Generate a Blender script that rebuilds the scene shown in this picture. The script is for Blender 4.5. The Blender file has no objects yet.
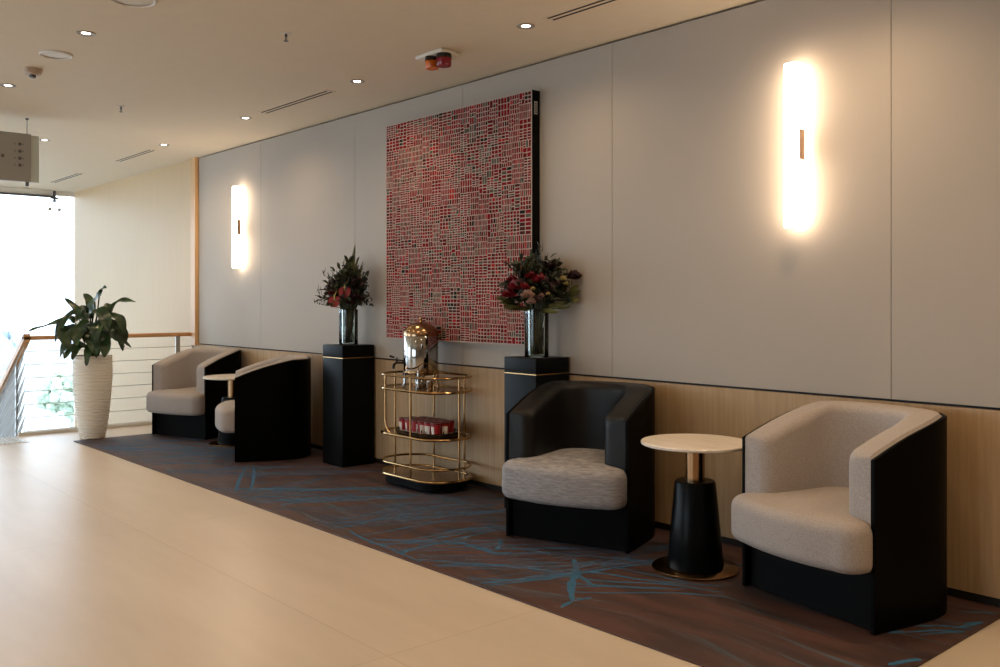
import bpy, bmesh, math, random
from mathutils import Vector, Matrix, noise
PI = math.pi
S = bpy.context.scene
C = S.collection

# ---------------------------------------------------------------- camera, world, exposure
cd = bpy.data.cameras.new('camera'); cam = bpy.data.objects.new('camera', cd); C.objects.link(cam)
cam.location = (0, 0, 1.252)
cam.rotation_euler = (PI/2, 0, math.atan2(.7485, .6631))
cd.sensor_width = 36; cd.lens = 33.12; cd.shift_y = -.0315; cd.clip_start = .05; cd.clip_end = 400
S.camera = cam
S.view_settings.view_transform = 'Standard'; S.view_settings.look = 'None'
S.view_settings.gamma = 1; S.view_settings.use_curve_mapping = False
S.view_settings.exposure = -0.04
w = bpy.data.worlds.new('sky'); S.world = w; w.use_nodes = True
wn = w.node_tree.nodes; wn['Background'].inputs[0].default_value = (.76, .88, 1, 1)
wn['Background'].inputs[1].default_value = 5.6

DOWNLIGHT_W = 27.0
SCONCE_E = 18.0

# ---------------------------------------------------------------- helpers
def nt(name):
    m = bpy.data.materials.new(name); m.use_nodes = True
    n = m.node_tree.nodes; return m, n, m.node_tree.links, n['Principled BSDF']
def mat(name, col, rough=.5, metal=0, spec=.5, bump=0, bscale=200, var=0, vscale=8, coat=0):
    m, n, l, b = nt(name)
    b.inputs['Base Color'].default_value = (*col, 1); b.inputs['Roughness'].default_value = rough
    b.inputs['Metallic'].default_value = metal; b.inputs['Specular IOR Level'].default_value = spec
    b.inputs['Coat Weight'].default_value = coat
    tc = n.new('ShaderNodeTexCoord')
    t = n.new('ShaderNodeTexNoise'); t.inputs['Scale'].default_value = vscale; t.inputs['Detail'].default_value = 4
    l.new(tc.outputs['Object'], t.inputs['Vector'])
    r = n.new('ShaderNodeMixRGB'); v = max(var, .03)
    r.inputs[1].default_value = (*[c*(1-v) for c in col], 1); r.inputs[2].default_value = (*[min(1, c*(1+v)) for c in col], 1)
    l.new(t.outputs['Fac'], r.inputs[0]); l.new(r.outputs[0], b.inputs['Base Color'])
    if bump:
        t2 = n.new('ShaderNodeTexNoise'); t2.inputs['Scale'].default_value = bscale
        l.new(tc.outputs['Object'], t2.inputs['Vector'])
        bp = n.new('ShaderNodeBump'); bp.inputs['Strength'].default_value = bump; bp.inputs['Distance'].default_value = .003
        l.new(t2.outputs['Fac'], bp.inputs['Height']); l.new(bp.outputs[0], b.inputs['Normal'])
    return m
def streak(name, c1, c2, scale, vec, rough=.5, spec=.4, bump=0, stops=(.35, .65), detail=6):
    """noise stretched along one axis: wood grain, woven melange"""
    m, n, l, b = nt(name)
    tc = n.new('ShaderNodeTexCoord'); mp = n.new('ShaderNodeMapping'); mp.inputs['Scale'].default_value = vec
    l.new(tc.outputs['Object'], mp.inputs['Vector'])
    t = n.new('ShaderNodeTexNoise'); t.inputs['Scale'].default_value = scale; t.inputs['Detail'].default_value = detail
    t.inputs['Roughness'].default_value = .65
    l.new(mp.outputs[0], t.inputs['Vector'])
    r = n.new('ShaderNodeValToRGB'); r.color_ramp.elements[0].color = (*c1, 1); r.color_ramp.elements[1].color = (*c2, 1)
    r.color_ramp.elements[0].position = stops[0]; r.color_ramp.elements[1].position = stops[1]
    l.new(t.outputs['Fac'], r.inputs[0]); l.new(r.outputs[0], b.inputs['Base Color'])
    b.inputs['Roughness'].default_value = rough; b.inputs['Specular IOR Level'].default_value = spec
    if bump:
        bp = n.new('ShaderNodeBump'); bp.inputs['Strength'].default_value = bump; bp.inputs['Distance'].default_value = .002
        l.new(t.outputs['Fac'], bp.inputs['Height']); l.new(bp.outputs[0], b.inputs['Normal'])
    return m
def emis(name, col, st):
    m, n, l, b = nt(name)
    b.inputs['Base Color'].default_value = (*col, 1)
    b.inputs['Emission Color'].default_value = (*col, 1); b.inputs['Emission Strength'].default_value = st
    return m

def obj(name, bm, m, parent=None, loc=None, smooth=True):
    if not isinstance(m, (list, tuple)): m = [m]
    bmesh.ops.recalc_face_normals(bm, faces=bm.faces[:])
    me = bpy.data.meshes.new(name); bm.to_mesh(me); bm.free()
    for x in m: me.materials.append(x)
    if smooth:
        for p in me.polygons: p.use_smooth = True
        try: me.set_sharp_from_angle(angle=math.radians(38))
        except Exception: pass
    o = bpy.data.objects.new(name, me); C.objects.link(o)
    if parent: o.parent = parent
    if loc: o.location = loc
    return o
def tag(o, label, cat, group=None, kind=None):
    o['label'] = label; o['category'] = cat
    if group: o['group'] = group
    if kind: o['kind'] = kind
    return o
def thing(name, label, cat, loc=(0, 0, 0), rz=0, group=None):
    o = bpy.data.objects.new(name, None); C.objects.link(o); o.location = loc; o.rotation_euler = (0, 0, rz)
    o.empty_display_size = .1
    return tag(o, label, cat, group)
def struct(name, bm, m, parent=None, smooth=False):
    o = obj(name, bm, m, parent, smooth=smooth)
    if not parent: o['kind'] = 'structure'
    return o
def dup(root, loc, rz, label):
    r = root.copy(); C.objects.link(r); r.location = loc; r.rotation_euler = (0, 0, rz); r['label'] = label
    for ch in list(root.children):
        c = ch.copy(); C.objects.link(c); c.parent = r
        for g in ch.children:
            d = g.copy(); C.objects.link(d); d.parent = c
    return r
def B(): return bmesh.new()
def box(bm, x0, x1, y0, y1, z0, z1, bev=0, mi=0):
    r = bmesh.ops.create_cube(bm, size=1)
    vs = r['verts']
    for v in vs:
        v.co = Vector(((x0+x1)/2+v.co.x*(x1-x0), (y0+y1)/2+v.co.y*(y1-y0), (z0+z1)/2+v.co.z*(z1-z0)))
    fs = set(f for v in vs for f in v.link_faces)
    for f in fs: f.material_index = mi
    if bev:
        es = set(e for v in vs for e in v.link_edges)
        bmesh.ops.bevel(bm, geom=list(es), offset=bev, segments=3, profile=.5, affect='EDGES')
    return bm
def lathe(bm, prof, n=48, cx=0, cy=0, cap=True, mi=0):
    rings = []
    for r, z in prof:
        if r < 1e-5: rings.append([bm.verts.new((cx, cy, z))])
        else: rings.append([bm.verts.new((cx+r*math.cos(2*PI*i/n), cy+r*math.sin(2*PI*i/n), z)) for i in range(n)])
    for a, b in zip(rings, rings[1:]):
        for i in range(n):
            j = (i+1) % n
            if len(a) == 1 and len(b) == 1: break
            if len(a) == 1: f = bm.faces.new((a[0], b[i], b[j]))
            elif len(b) == 1: f = bm.faces.new((a[i], a[j], b[0]))
            else: f = bm.faces.new((a[i], a[j], b[j], b[i]))
            f.material_index = mi
    if cap:
        for r in (rings[0], rings[-1]):
            if len(r) > 2: f = bm.faces.new(r); f.material_index = mi
    return bm
def tube(bm, pts, r, n=10, closed=False, cap=True, radii=None, mi=0):
    pts = [Vector(p) for p in pts]; N = len(pts); rings = []
    up = None
    for i, p in enumerate(pts):
        if closed: t = pts[(i+1) % N]-pts[i-1]
        else: t = pts[min(i+1, N-1)]-pts[max(i-1, 0)]
        t.normalize()
        if up is None: up = Vector((0, 0, 1)) if abs(t.z) < .9 else Vector((1, 0, 0))
        a = t.cross(up)
        if a.length < 1e-4: a = t.cross(Vector((0, 1, 0)))
        a.normalize(); b = a.cross(t).normalized(); up = b
        rr = radii[i] if radii else r
        rings.append([bm.verts.new(p+a*rr*math.cos(2*PI*k/n)+b*rr*math.sin(2*PI*k/n)) for k in range(n)])
    M = N if closed else N-1
    for i in range(M):
        A, Bb = rings[i], rings[(i+1) % N]
        for k in range(n):
            j = (k+1) % n
            f = bm.faces.new((A[k], A[j], Bb[j], Bb[k])); f.material_index = mi
    if cap and not closed:
        for r_ in (rings[0], rings[-1]): bm.faces.new(r_).material_index = mi
    return bm
def quad(bm, pts, mi=0):
    f = bm.faces.new([bm.verts.new(p) for p in pts]); f.material_index = mi; return f
def stadium(L, D, n=16, rc=None):
    """rounded rectangle outline, corner radius rc (default half depth)"""
    rc = rc if rc is not None else D/2
    pts = []
    for cx, cy, a0 in ((L/2-rc, D/2-rc, 0), (-L/2+rc, D/2-rc, 90), (-L/2+rc, -D/2+rc, 180), (L/2-rc, -D/2+rc, 270)):
        for i in range(n+1):
            a = math.radians(a0+90*i/n); pts.append((cx+rc*math.cos(a), cy+rc*math.sin(a)))
    out = []
    for p in pts:
        if not out or (Vector(p)-Vector(out[-1])).length > 1e-4: out.append(p)
    if (Vector(out[0])-Vector(out[-1])).length < 1e-4: out.pop()
    return out
def prism(bm, outline, z0, z1, mi=0, r=0):
    """extruded outline with softly rounded rims"""
    cx = sum(p[0] for p in outline)/len(outline); cy = sum(p[1] for p in outline)/len(outline)
    def ring(s, z):
        q = []
        for x, y in outline:
            d = Vector((x-cx, y-cy)); L = d.length; d = d*((L-s)/L); q.append(bm.verts.new((cx+d.x, cy+d.y, z)))
        return q
    if r: rs = [ring(r, z0), ring(r*.3, z0+r*.3), ring(0, z0+r), ring(0, z1-r), ring(r*.3, z1-r*.3), ring(r, z1)]
    else: rs = [ring(0, z0), ring(0, z1)]
    n = len(outline)
    for a, b in zip(rs, rs[1:]):
        for i in range(n):
            f = bm.faces.new((a[i], a[(i+1) % n], b[(i+1) % n], b[i])); f.material_index = mi
    for q in (rs[0], rs[-1]): bm.faces.new(q).material_index = mi
    return bm

# ---------------------------------------------------------------- materials
M = {}
M['ceil'] = mat('ceiling_paint', (.72, .62, .475), .8, var=.02)
M['upper'] = mat('grey_beige_wall_panel', (.405, .357, .298), .62, var=.05, vscale=1.4, bump=.04, bscale=260)
M['dark'] = mat('dark_gap', (.012, .012, .012), .7)
M['oak'] = streak('light_oak_veneer', (.38, .255, .135), (.47, .33, .19), 3.2, (14, 14, .55), .55, .3)
M['panel_end'] = streak('pale_end_wall', (.58, .42, .24), (.60, .44, .26), 2.0, (10, 10, .5), .5, .3)
M['oaktrim'] = streak('golden_oak', (.60, .36, .16), (.68, .43, .21), 4, (8, 8, .8), .4, .4)
M['rail_wood'] = streak('handrail_oak', (.50, .26, .11), (.62, .34, .16), 4, (8, 1, 8), .35, .5)
M['white'] = mat('white_plaster', (.78, .76, .72), .7)
M['offwhite'] = mat('offwhite_plastic', (.70, .66, .58), .5)
M['steel'] = mat('brushed_steel', (.50, .50, .49), .35, 1)
M['steel_dark'] = mat('dark_steel', (.12, .12, .12), .4, .9)
M['grey_panel'] = mat('grey_mesh_panel', (.31, .31, .30), .6)
M['wire'] = mat('light_steel_wire', (.62, .62, .60), .4)
M['lacq'] = mat('black_stained_shell', (.0015, .0017, .0017), .4, 0, .04)
M['base'] = mat('black_base', (.003, .003, .003), .6, 0, .06)
M['fabric'] = streak('taupe_woven_fabric', (.29, .255, .23), (.47, .42, .385), 260, (1, 1, .7), .92, .15, .5, (.28, .72), 3)
M['fabric_grey'] = streak('grey_melange_fabric', (.20, .195, .205), (.41, .40, .41), 60, (.35, .35, 3.5), .92, .15, .4, (.32, .70), 4)
M['leather'] = mat('black_leather', (.006, .006, .006), .40, 0, .26, bump=.25, bscale=300)
M['brass'] = mat('polished_brass', (.50, .32, .15), .2, 1, var=.05)
M['bronze'] = mat('bronze_metal', (.36, .225, .12), .2, 1)
M['chrome'] = mat('chrome', (.42, .41, .39), .06, 1)
M['plinth'] = mat('black_satin_plinth', (.003, .0035, .004), .4, 0, .09)
M['blackp'] = mat('black_plastic', (.01, .01, .01), .25)
M['blackcone'] = mat('black_powder_coat', (.002, .003, .004), .3, 0, .10)
M['lens_red'] = mat('red_lens', (.22, .005, .015), .15, 0, .6)
M['lens_orange'] = mat('orange_lens', (.60, .13, .01), .15, 0, .6)
M['pot'] = mat('white_ceramic', (.80, .75, .66), .45, var=.03)
M['soil'] = mat('soil', (.03, .02, .012), .95, bump=1, bscale=60)
M['cup_white'] = mat('cream_cup', (.80, .74, .68), .5, var=.12, vscale=60)
M['cup_red'] = mat('red_cup_print', (.34, .012, .02), .45)
M['cup_dark'] = mat('maroon_lid', (.14, .012, .018), .3)
M['stem'] = mat('green_stem', (.022, .035, .012), .6)
M['canvas'] = mat('painting_ground', (.47, .40, .34), .8, spec=.1, var=.25, vscale=14)
M['asphalt'] = mat('asphalt', (.42, .42, .41), .9)
M['trunk'] = mat('bark', (.4, .38, .34), .9)
M['screen_grey'] = mat('sign_grey', (.37, .355, .31), .5)
M['ink'] = mat('sign_ink', (.11, .10, .085), .5)
M['ink2'] = mat('sign_ink_faint', (.19, .18, .15), .5)
M['red_petal'] = mat('red_petal', (.22, .008, .018), .4, var=.35, vscale=60)
M['dark_petal'] = mat('dark_burgundy_petal', (.03, .006, .010), .6)
M['pink_petal'] = mat('dusty_pink_petal', (.40, .25, .20), .6, var=.2, vscale=60)
M['yellow'] = mat('pale_yellow_spadix', (.50, .42, .16), .5)

def leafmat(name, c1, c2, rough=.45):
    m, n, l, b = nt(name)
    tc = n.new('ShaderNodeTexCoord'); t = n.new('ShaderNodeTexNoise'); t.inputs['Scale'].default_value = 9
    l.new(tc.outputs['Object'], t.inputs['Vector'])
    r = n.new('ShaderNodeValToRGB'); r.color_ramp.elements[0].color = (*c1, 1); r.color_ramp.elements[1].color = (*c2, 1)
    r.color_ramp.elements[0].position = .35; r.color_ramp.elements[1].position = .68
    l.new(t.outputs['Fac'], r.inputs[0]); l.new(r.outputs[0], b.inputs['Base Color'])
    b.inputs['Roughness'].default_value = rough
    return m
M['leaf'] = leafmat('glossy_dark_leaf', (.007, .024, .008), (.035, .080, .018), .32)
M['bleaf'] = leafmat('bouquet_leaf', (.006, .010, .005), (.036, .046, .014), .6)
M['spear'] = leafmat('olive_spear', (.07, .08, .02), (.20, .19, .05), .5)
M['tree'] = leafmat('tree_foliage', (.34, .44, .33), (.50, .58, .48), 1)
M['tree'].node_tree.nodes['Principled BSDF'].inputs['Specular IOR Level'].default_value = 0

def glassmat(name, col=(1, 1, 1), ior=1.45):
    m, n, l, b = nt(name)
    b.inputs['Base Color'].default_value = (*col, 1); b.inputs['Roughness'].default_value = 0
    b.inputs['Transmission Weight'].default_value = 1; b.inputs['IOR'].default_value = ior
    return m
M['water'] = glassmat('water', (.70, .78, .72), 1.33)
def paneglass(name, tint, k=1.0):
    m, n, l, b = nt(name); n.remove(b)
    out = n['Material Output']; tr = n.new('ShaderNodeBsdfTransparent'); tr.inputs[0].default_value = (*tint, 1)
    gl = n.new('ShaderNodeBsdfGlossy'); gl.inputs['Roughness'].default_value = .01
    fr = n.new('ShaderNodeFresnel'); fr.inputs['IOR'].default_value = 1.45
    mu = n.new('ShaderNodeMath'); mu.operation = 'MULTIPLY'; mu.inputs[1].default_value = k
    l.new(fr.outputs[0], mu.inputs[0])
    mx = n.new('ShaderNodeMixShader'); l.new(mu.outputs[0], mx.inputs[0]); l.new(tr.outputs[0], mx.inputs[1]); l.new(gl.outputs[0], mx.inputs[2])
    l.new(mx.outputs[0], out.inputs['Surface'])
    return m
M['pane'] = paneglass('window_glass', (.95, .98, 1.0))
M['vaseglass'] = paneglass('vase_glass', (.86, .90, .88), 1.2)
M['frost'] = paneglass('sign_glass', (.60, .70, .64), 1.0)

# tiled floor: large format stone, thin joints
def floor_mat():
    m, n, l, b = nt('polished_beige_tile')
    tc = n.new('ShaderNodeTexCoord'); mp = n.new('ShaderNodeMapping'); mp.inputs['Location'].default_value = (.3, 1.86, 0)
    l.new(tc.outputs['Object'], mp.inputs['Vector'])
    br = n.new('ShaderNodeTexBrick'); br.offset = 0; br.inputs['Scale'].default_value = 1
    br.inputs['Mortar Size'].default_value = .0022; br.inputs['Brick Width'].default_value = 2.4; br.inputs['Row Height'].default_value = 1.2
    br.inputs['Color1'].default_value = (1, 1, 1, 1); br.inputs['Color2'].default_value = (.97, .97, .97, 1); br.inputs['Mortar'].default_value = (.78, .74, .70, 1)
    mp.inputs['Location'].default_value = (.3, -1.86+1.2*2, 0)
    l.new(mp.outputs[0], br.inputs['Vector'])
    mp2 = n.new('ShaderNodeMapping'); mp2.inputs['Scale'].default_value = (.35, 2.0, 1); mp2.inputs['Rotation'].default_value = (0, 0, .5)
    l.new(tc.outputs['Object'], mp2.inputs['Vector'])
    t = n.new('ShaderNodeTexNoise'); t.inputs['Scale'].default_value = 1.6; t.inputs['Detail'].default_value = 7; t.inputs['Roughness'].default_value = .6
    l.new(mp2.outputs[0], t.inputs['Vector'])
    r = n.new('ShaderNodeValToRGB'); r.color_ramp.elements[0].color = (.57, .475, .37, 1); r.color_ramp.elements[1].color = (.67, .57, .455, 1)
    r.color_ramp.elements[0].position = .3; r.color_ramp.elements[1].position = .7
    l.new(t.outputs['Fac'], r.inputs[0])
    mx = n.new('ShaderNodeMixRGB'); mx.blend_type = 'MULTIPLY'; mx.inputs[0].default_value = 1
    l.new(r.outputs[0], mx.inputs[1]); l.new(br.outputs['Color'], mx.inputs[2]); l.new(mx.outputs[0], b.inputs['Base Color'])
    b.inputs['Roughness'].default_value = .38; b.inputs['Specular IOR Level'].default_value = 1.0
    return m
M['tile'] = floor_mat()

# carpet: maroon brown pile with teal streaks brushed along the wall and a few splashes
def carpet_mat():
    m, n, l, b = nt('maroon_carpet_teal_streaks')
    tc = n.new('ShaderNodeTexCoord')
    def math_(op, a, c=None):
        q = n.new('ShaderNodeMath'); q.operation = op
        for i, s in enumerate((a, c)):
            if s is None: continue
            if isinstance(s, (int, float)): q.inputs[i].default_value = s
            else: l.new(s, q.inputs[i])
        return q.outputs[0]
    # bend the coordinates so that the streaks fan
    wn_ = n.new('ShaderNodeTexNoise'); wn_.inputs['Scale'].default_value = .5; wn_.inputs['Detail'].default_value = 1
    l.new(tc.outputs['Object'], wn_.inputs['Vector'])
    def layer(rot, sx, sy, lo, hi, seed):
        mp = n.new('ShaderNodeMapping'); mp.inputs['Rotation'].default_value = (0, 0, rot); mp.inputs['Scale'].default_value = (sx, sy, 1)
        mp.inputs['Location'].default_value = (seed, seed*1.7, 0)
        sep = n.new('ShaderNodeSeparateXYZ'); l.new(tc.outputs['Object'], sep.inputs[0])
        cb = n.new('ShaderNodeCombineXYZ'); l.new(sep.outputs[0], cb.inputs[0])
        l.new(math_('ADD', sep.outputs[1], math_('MULTIPLY', wn_.outputs['Fac'], 1.2)), cb.inputs[1])
        l.new(cb.outputs[0], mp.inputs['Vector'])
        t = n.new('ShaderNodeTexNoise'); t.inputs['Scale'].default_value = 1; t.inputs['Detail'].default_value = 5; t.inputs['Roughness'].default_value = .62
        l.new(mp.outputs[0], t.inputs['Vector'])
        mr = n.new('ShaderNodeMapRange'); mr.inputs[1].default_value = lo; mr.inputs[2].default_value = hi
        l.new(t.outputs['Fac'], mr.inputs[0]); return mr.outputs[0]
    a = layer(-.85, .9, 22, .58, .72, 0); c = layer(-1.25, .7, 26, .58, .72, 5.3); e = layer(-.6, .8, 24, .60, .73, 9.1)
    big = n.new('ShaderNodeTexNoise'); big.inputs['Scale'].default_value = .9; big.inputs['Detail'].default_value = 2
    l.new(tc.outputs['Object'], big.inputs['Vector'])
    mr = n.new('ShaderNodeMapRange'); mr.inputs[1].default_value = .40; mr.inputs[2].default_value = .58; l.new(big.outputs['Fac'], mr.inputs[0])
    st = math_('MULTIPLY', math_('MAXIMUM', math_('MAXIMUM', a, c), e), math_('ADD', math_('MULTIPLY', mr.outputs[0], .85), .12))
    base = n.new('ShaderNodeTexNoise'); base.inputs['Scale'].default_value = 1; base.inputs['Detail'].default_value = 5
    mp = n.new('ShaderNodeMapping'); mp.inputs['Scale'].default_value = (2, 9, 1); mp.inputs['Rotation'].default_value = (0, 0, -.85); l.new(tc.outputs['Object'], mp.inputs['Vector']); l.new(mp.outputs[0], base.inputs['Vector'])
    r = n.new('ShaderNodeValToRGB'); r.color_ramp.elements[0].color = (.030, .016, .015, 1); r.color_ramp.elements[1].color = (.085, .036, .027, 1)
    r.color_ramp.elements[0].position = .3; r.color_ramp.elements[1].position = .62
    l.new(base.outputs['Fac'], r.inputs[0])
    mx = n.new('ShaderNodeMixRGB'); l.new(st, mx.inputs[0]); l.new(r.outputs[0], mx.inputs[1]); mx.inputs[2].default_value = (.045, .155, .215, 1)
    l.new(mx.outputs[0], b.inputs['Base Color'])
    b.inputs['Roughness'].default_value = .6; b.inputs['Specular IOR Level'].default_value = .45
    f = n.new('ShaderNodeTexNoise'); f.inputs['Scale'].default_value = 300; l.new(tc.outputs['Object'], f.inputs['Vector'])
    bp = n.new('ShaderNodeBump'); bp.inputs['Strength'].default_value = .5; bp.inputs['Distance'].default_value = .003
    l.new(f.outputs['Fac'], bp.inputs['Height']); l.new(bp.outputs[0], b.inputs['Normal'])
    return m
M['carpet'] = carpet_mat()
M['marble'] = streak('cream_marble', (.66, .58, .50), (.84, .78, .70), 3, (1, 3, 1), .28, .5, 0, (.30, .62))

# ---------------------------------------------------------------- the setting
ZC = 2.757; XE = -9.40; XG = -13.3; WY = 4.0; YB = -6.5; XR = 5.0; ZL = -4.0
struct('floor', box(B(), XE, XR, YB, WY+.1, -.25, 0), M['tile'])
STROKES = [
(7,[(-3.868,3.409),(-3.841,3.078),(-3.902,2.716),(-4.023,2.65)]),
(9,[(-3.788,3.374),(-3.768,3.084),(-3.766,2.799),(-3.753,2.613)]),
(5,[(-4.112,3.53),(-4.144,3.181),(-4.148,2.809),(-4.198,2.6)]),
(6,[(-3.91,3.446),(-3.908,3.065),(-3.916,2.771)]),
(6,[(-4.37,3.577),(-4.384,3.223),(-4.397,2.896),(-4.379,2.667)]),
(5,[(-4.422,3.468),(-4.45,3.149),(-4.368,2.72)]),
(5,[(-4.605,3.313),(-4.553,3.033),(-4.523,2.754)]),
(6,[(-5.008,3.336),(-5.1,3.177),(-5.107,3.005)]),
(10,[(-3.458,3.112),(-3.505,3.025),(-3.726,2.985),(-3.766,2.799),(-3.729,2.639)]),
(8,[(-3.553,3.181),(-3.624,3.03),(-3.792,2.911),(-4.064,2.677)]),
(12,[(-3.376,3.071),(-3.431,3.008),(-3.555,3.003),(-3.726,2.985)]),
(6,[(-2.976,3.005),(-3.207,2.917),(-3.434,2.752),(-3.606,2.651)]),
(6,[(-3.003,3.031),(-3.297,2.846),(-3.493,2.624)]),
(5,[(-2.926,2.923),(-3.083,2.746),(-3.211,2.628)]),
(6,[(-3.541,2.631),(-3.826,2.663),(-4.101,2.672),(-4.304,2.711)]),
(5,[(-3.718,2.588),(-4.0,2.606),(-4.232,2.636)]),
(6,[(-3.188,3.218),(-3.345,3.172),(-3.475,3.128)]),
(8,[(-3.628,3.206),(-3.532,3.133),(-3.481,3.052)]),
(4,[(-4.14,3.317),(-4.109,3.054),(-3.99,2.688)]),
(4,[(-3.915,3.273),(-3.872,3.005),(-3.744,2.723)]),
(7,[(-3.205,3.236),(-2.997,3.371),(-2.765,3.503),(-2.592,3.622)]),
(7,[(-2.983,3.012),(-2.869,3.141),(-2.643,3.223),(-2.359,3.407)]),
(6,[(-2.956,2.984),(-2.742,3.084),(-2.556,3.238),(-2.309,3.333)]),
(5,[(-2.79,2.816),(-2.635,2.964),(-2.472,3.149),(-2.331,3.257),(-2.249,3.3)]),
(6,[(-2.877,2.904),(-2.657,3.071),(-2.454,3.247)]),
(5,[(-3.033,3.232),(-2.767,3.285),(-2.494,3.336)]),
(5,[(-2.826,2.853),(-2.708,3.013),(-2.512,3.182)]),
(12,[(-3.099,3.223),(-2.949,3.079),(-2.818,2.915),(-2.674,2.771)]),
(9,[(-2.949,3.079),(-2.899,3.048),(-2.884,3.008)]),
(6,[(-2.933,3.067),(-2.808,3.009),(-2.723,2.981)]),
(7,[(-2.668,2.768),(-2.657,2.719),(-2.643,2.673)]),
(6,[(-2.668,2.768),(-2.66,2.812),(-2.646,2.862)]),
(8,[(-5.655,2.701),(-6.022,2.899),(-6.501,3.186)]),
(8,[(-5.624,2.784),(-5.957,2.972),(-6.461,3.231)]),
(8,[(-1.405,3.168),(-1.432,3.113)]),
(10,[(-7.447,2.517),(-6.96,2.863),(-6.612,3.191)]),
(12,[(-8.071,2.711),(-7.683,2.989),(-7.009,3.296)]),
(8,[(-7.896,3.072),(-7.562,3.285),(-7.168,3.415)]),
(6,[(-4.913,2.371),(-5.16,2.893),(-5.192,3.128)]),
(6,[(-5.535,2.469),(-5.626,2.929),(-5.711,3.36)]),
(6,[(-5.762,3.472),(-5.63,3.234),(-5.355,2.584)]),
(8,[(-1.622,3.386),(-1.599,3.432),(-1.58,3.444)]),
(10,[(-1.479,3.088),(-1.454,3.169),(-1.422,3.239)]),
(6,[(-1.592,3.536),(-1.512,3.626),(-1.434,3.671),(-1.424,3.769)]),
(6,[(-1.58,3.444),(-1.517,3.546),(-1.436,3.617),(-1.405,3.621)]),
(6,[(-1.48,3.619),(-1.437,3.754),(-1.406,3.877)]),
(5,[(-1.547,3.833),(-1.472,3.895),(-1.423,3.916)]),
(5,[(-1.535,3.453),(-1.482,3.554),(-1.417,3.628)]),
(6,[(-1.477,3.708),(-1.43,3.784),(-1.397,3.799)]),
]
cb_ = box(B(), -8.72, -1.41, 2.61, WY+.02, .0005, .007, .002)
crn = random.Random(12)
szz = [.0072]
def stroke(pts, wd, mi):
    szz[0] += .0000015
    pts = [Vector((p[0], p[1], 0)) for p in pts]; N = 6*(len(pts)-1); row = None
    for i in range(N+1):
        t = i/N*(len(pts)-1); k = min(int(t), len(pts)-2); p = pts[k].lerp(pts[k+1], t-k)
        p0 = pts[max(k-1, 0)]; p1 = pts[k]; p2 = pts[k+1]; p3 = pts[min(k+2, len(pts)-1)]; f = t-k
        p = .5*((2*p1)+(p2-p0)*f+(2*p0-5*p1+4*p2-p3)*f*f+(3*p1-p0-3*p2+p3)*f**3)
        d = (p2-p1).normalized(); sd = Vector((-d.y, d.x, 0))
        w_ = wd*(.25+.75*math.sin(PI*min(1, i/N*1.0))**.5)*crn.uniform(.55, 1.15)*.5
        if not (-8.70 < p.x < -1.43 and 2.625 < p.y < 3.98): row = None; continue
        q = [cb_.verts.new((p.x+sd.x*w_, p.y+sd.y*w_, szz[0])), cb_.verts.new((p.x-sd.x*w_, p.y-sd.y*w_, szz[0]))]
        if row: cb_.faces.new((row[0], row[1], q[1], q[0])).material_index = mi
        row = q
for wd, pts in STROKES: stroke(pts, wd*.0033, 1 if wd > 4 else 2)
for x0_, n_ in ((-8.6, 26), (-8.1, 22), (-7.6, 22), (-7.0, 18), (-6.4, 18), (-5.8, 22), (-5.0, 30), (-4.4, 26), (-3.9, 12), (-3.3, 4), (-1.75, 6)):   # fans of brushed lines across the pile, denser far left to imitate grazing sheen
    for fan in range(2):
        nx, ny = x0_+crn.uniform(0, .7), crn.choice((2.6, 2.75, 3.2)); a0 = crn.uniform(.75, 1.25)
        for k in range(n_//2):
            a = a0+crn.uniform(-.13, .13); L = crn.uniform(.5, 1.6); ox, oy = crn.uniform(-.3, .3), crn.uniform(-.25, .1)
            P = [(nx+ox+L*f*math.cos(a+.10*f), ny+oy+L*f*math.sin(a+.10*f)) for f in (0, .33, .66, 1)]
            stroke(P, crn.choice((.010, .014, .018, .026)), crn.choice((1, 2, 2)))
cp = obj('carpet', cb_, [M['carpet'], mat('carpet_teal_yarn', (.045, .13, .23), .9, spec=.1, var=.4, vscale=26), mat('carpet_slate_yarn', (.07, .105, .17), .9, spec=.1, var=.5, vscale=26)], smooth=False)
tag(cp, 'long maroon brown carpet with teal streaks laid along the wall under the armchairs', 'carpet')
struct('ceiling', box(B(), XG, XR, YB, WY+.1, ZC, ZC+.15), M['ceil'])
# right wall with panels
wr = struct('wall_right', box(B(), XE, XR, WY+.025, WY+.15, ZL, ZC), M['dark'])
joints = [XE+.16, -7.86, -6.26, -4.9, -3.541, -1.902, -.26, 1.38, 3.02, XR]
for i in range(len(joints)-1):
    struct('upper_panel', box(B(), joints[i]+.0016, joints[i+1]-.0016, WY, WY+.03, .822, ZC-.012), M['upper'], wr)
for a, b_ in ((XE+.03, -4.9), (-4.9, -.3), (-.3, XR)):
    struct('wainscot_panel', box(B(), a+.001, b_-.001, WY, WY+.03, .045, .810), M['oak'], wr)
struct('baseboard_right', box(B(), XE, XR, WY+.012, WY+.024, .008, .045), M['dark'])
struct('wall_stairwell', box(B(), XG-.05, XE-.001, WY, WY+.15, ZL, ZC), M['panel_end'])
struct('trim_1', box(B(), -9.37, -9.255, WY-.035, WY+.02, .80, ZC, .004), M['oaktrim'])
struct('wall_back', box(B(), XR, XR+.1, YB, WY, 0, ZC), M['upper'])
# opposite side: glazed wall with sill, piers
wl = B()
box(wl, XE, XR, YB-.1, YB, 0, .5); box(wl, XE, XR, YB-.1, YB, 2.35, ZC)
for x0_, x1_ in ((XE, -6.0), (-2.0, XR)): box(wl, x0_, x1_, YB-.1, YB, .5, 2.35)
struct('wall_left', wl, M['white'])
for i, x in enumerate((-6.0,)):
    wnd = struct('window_%d' % (i+1), box(B(), x, x+4.0, YB-.06, YB-.05, .5, 2.35), M['pane'])
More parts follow.
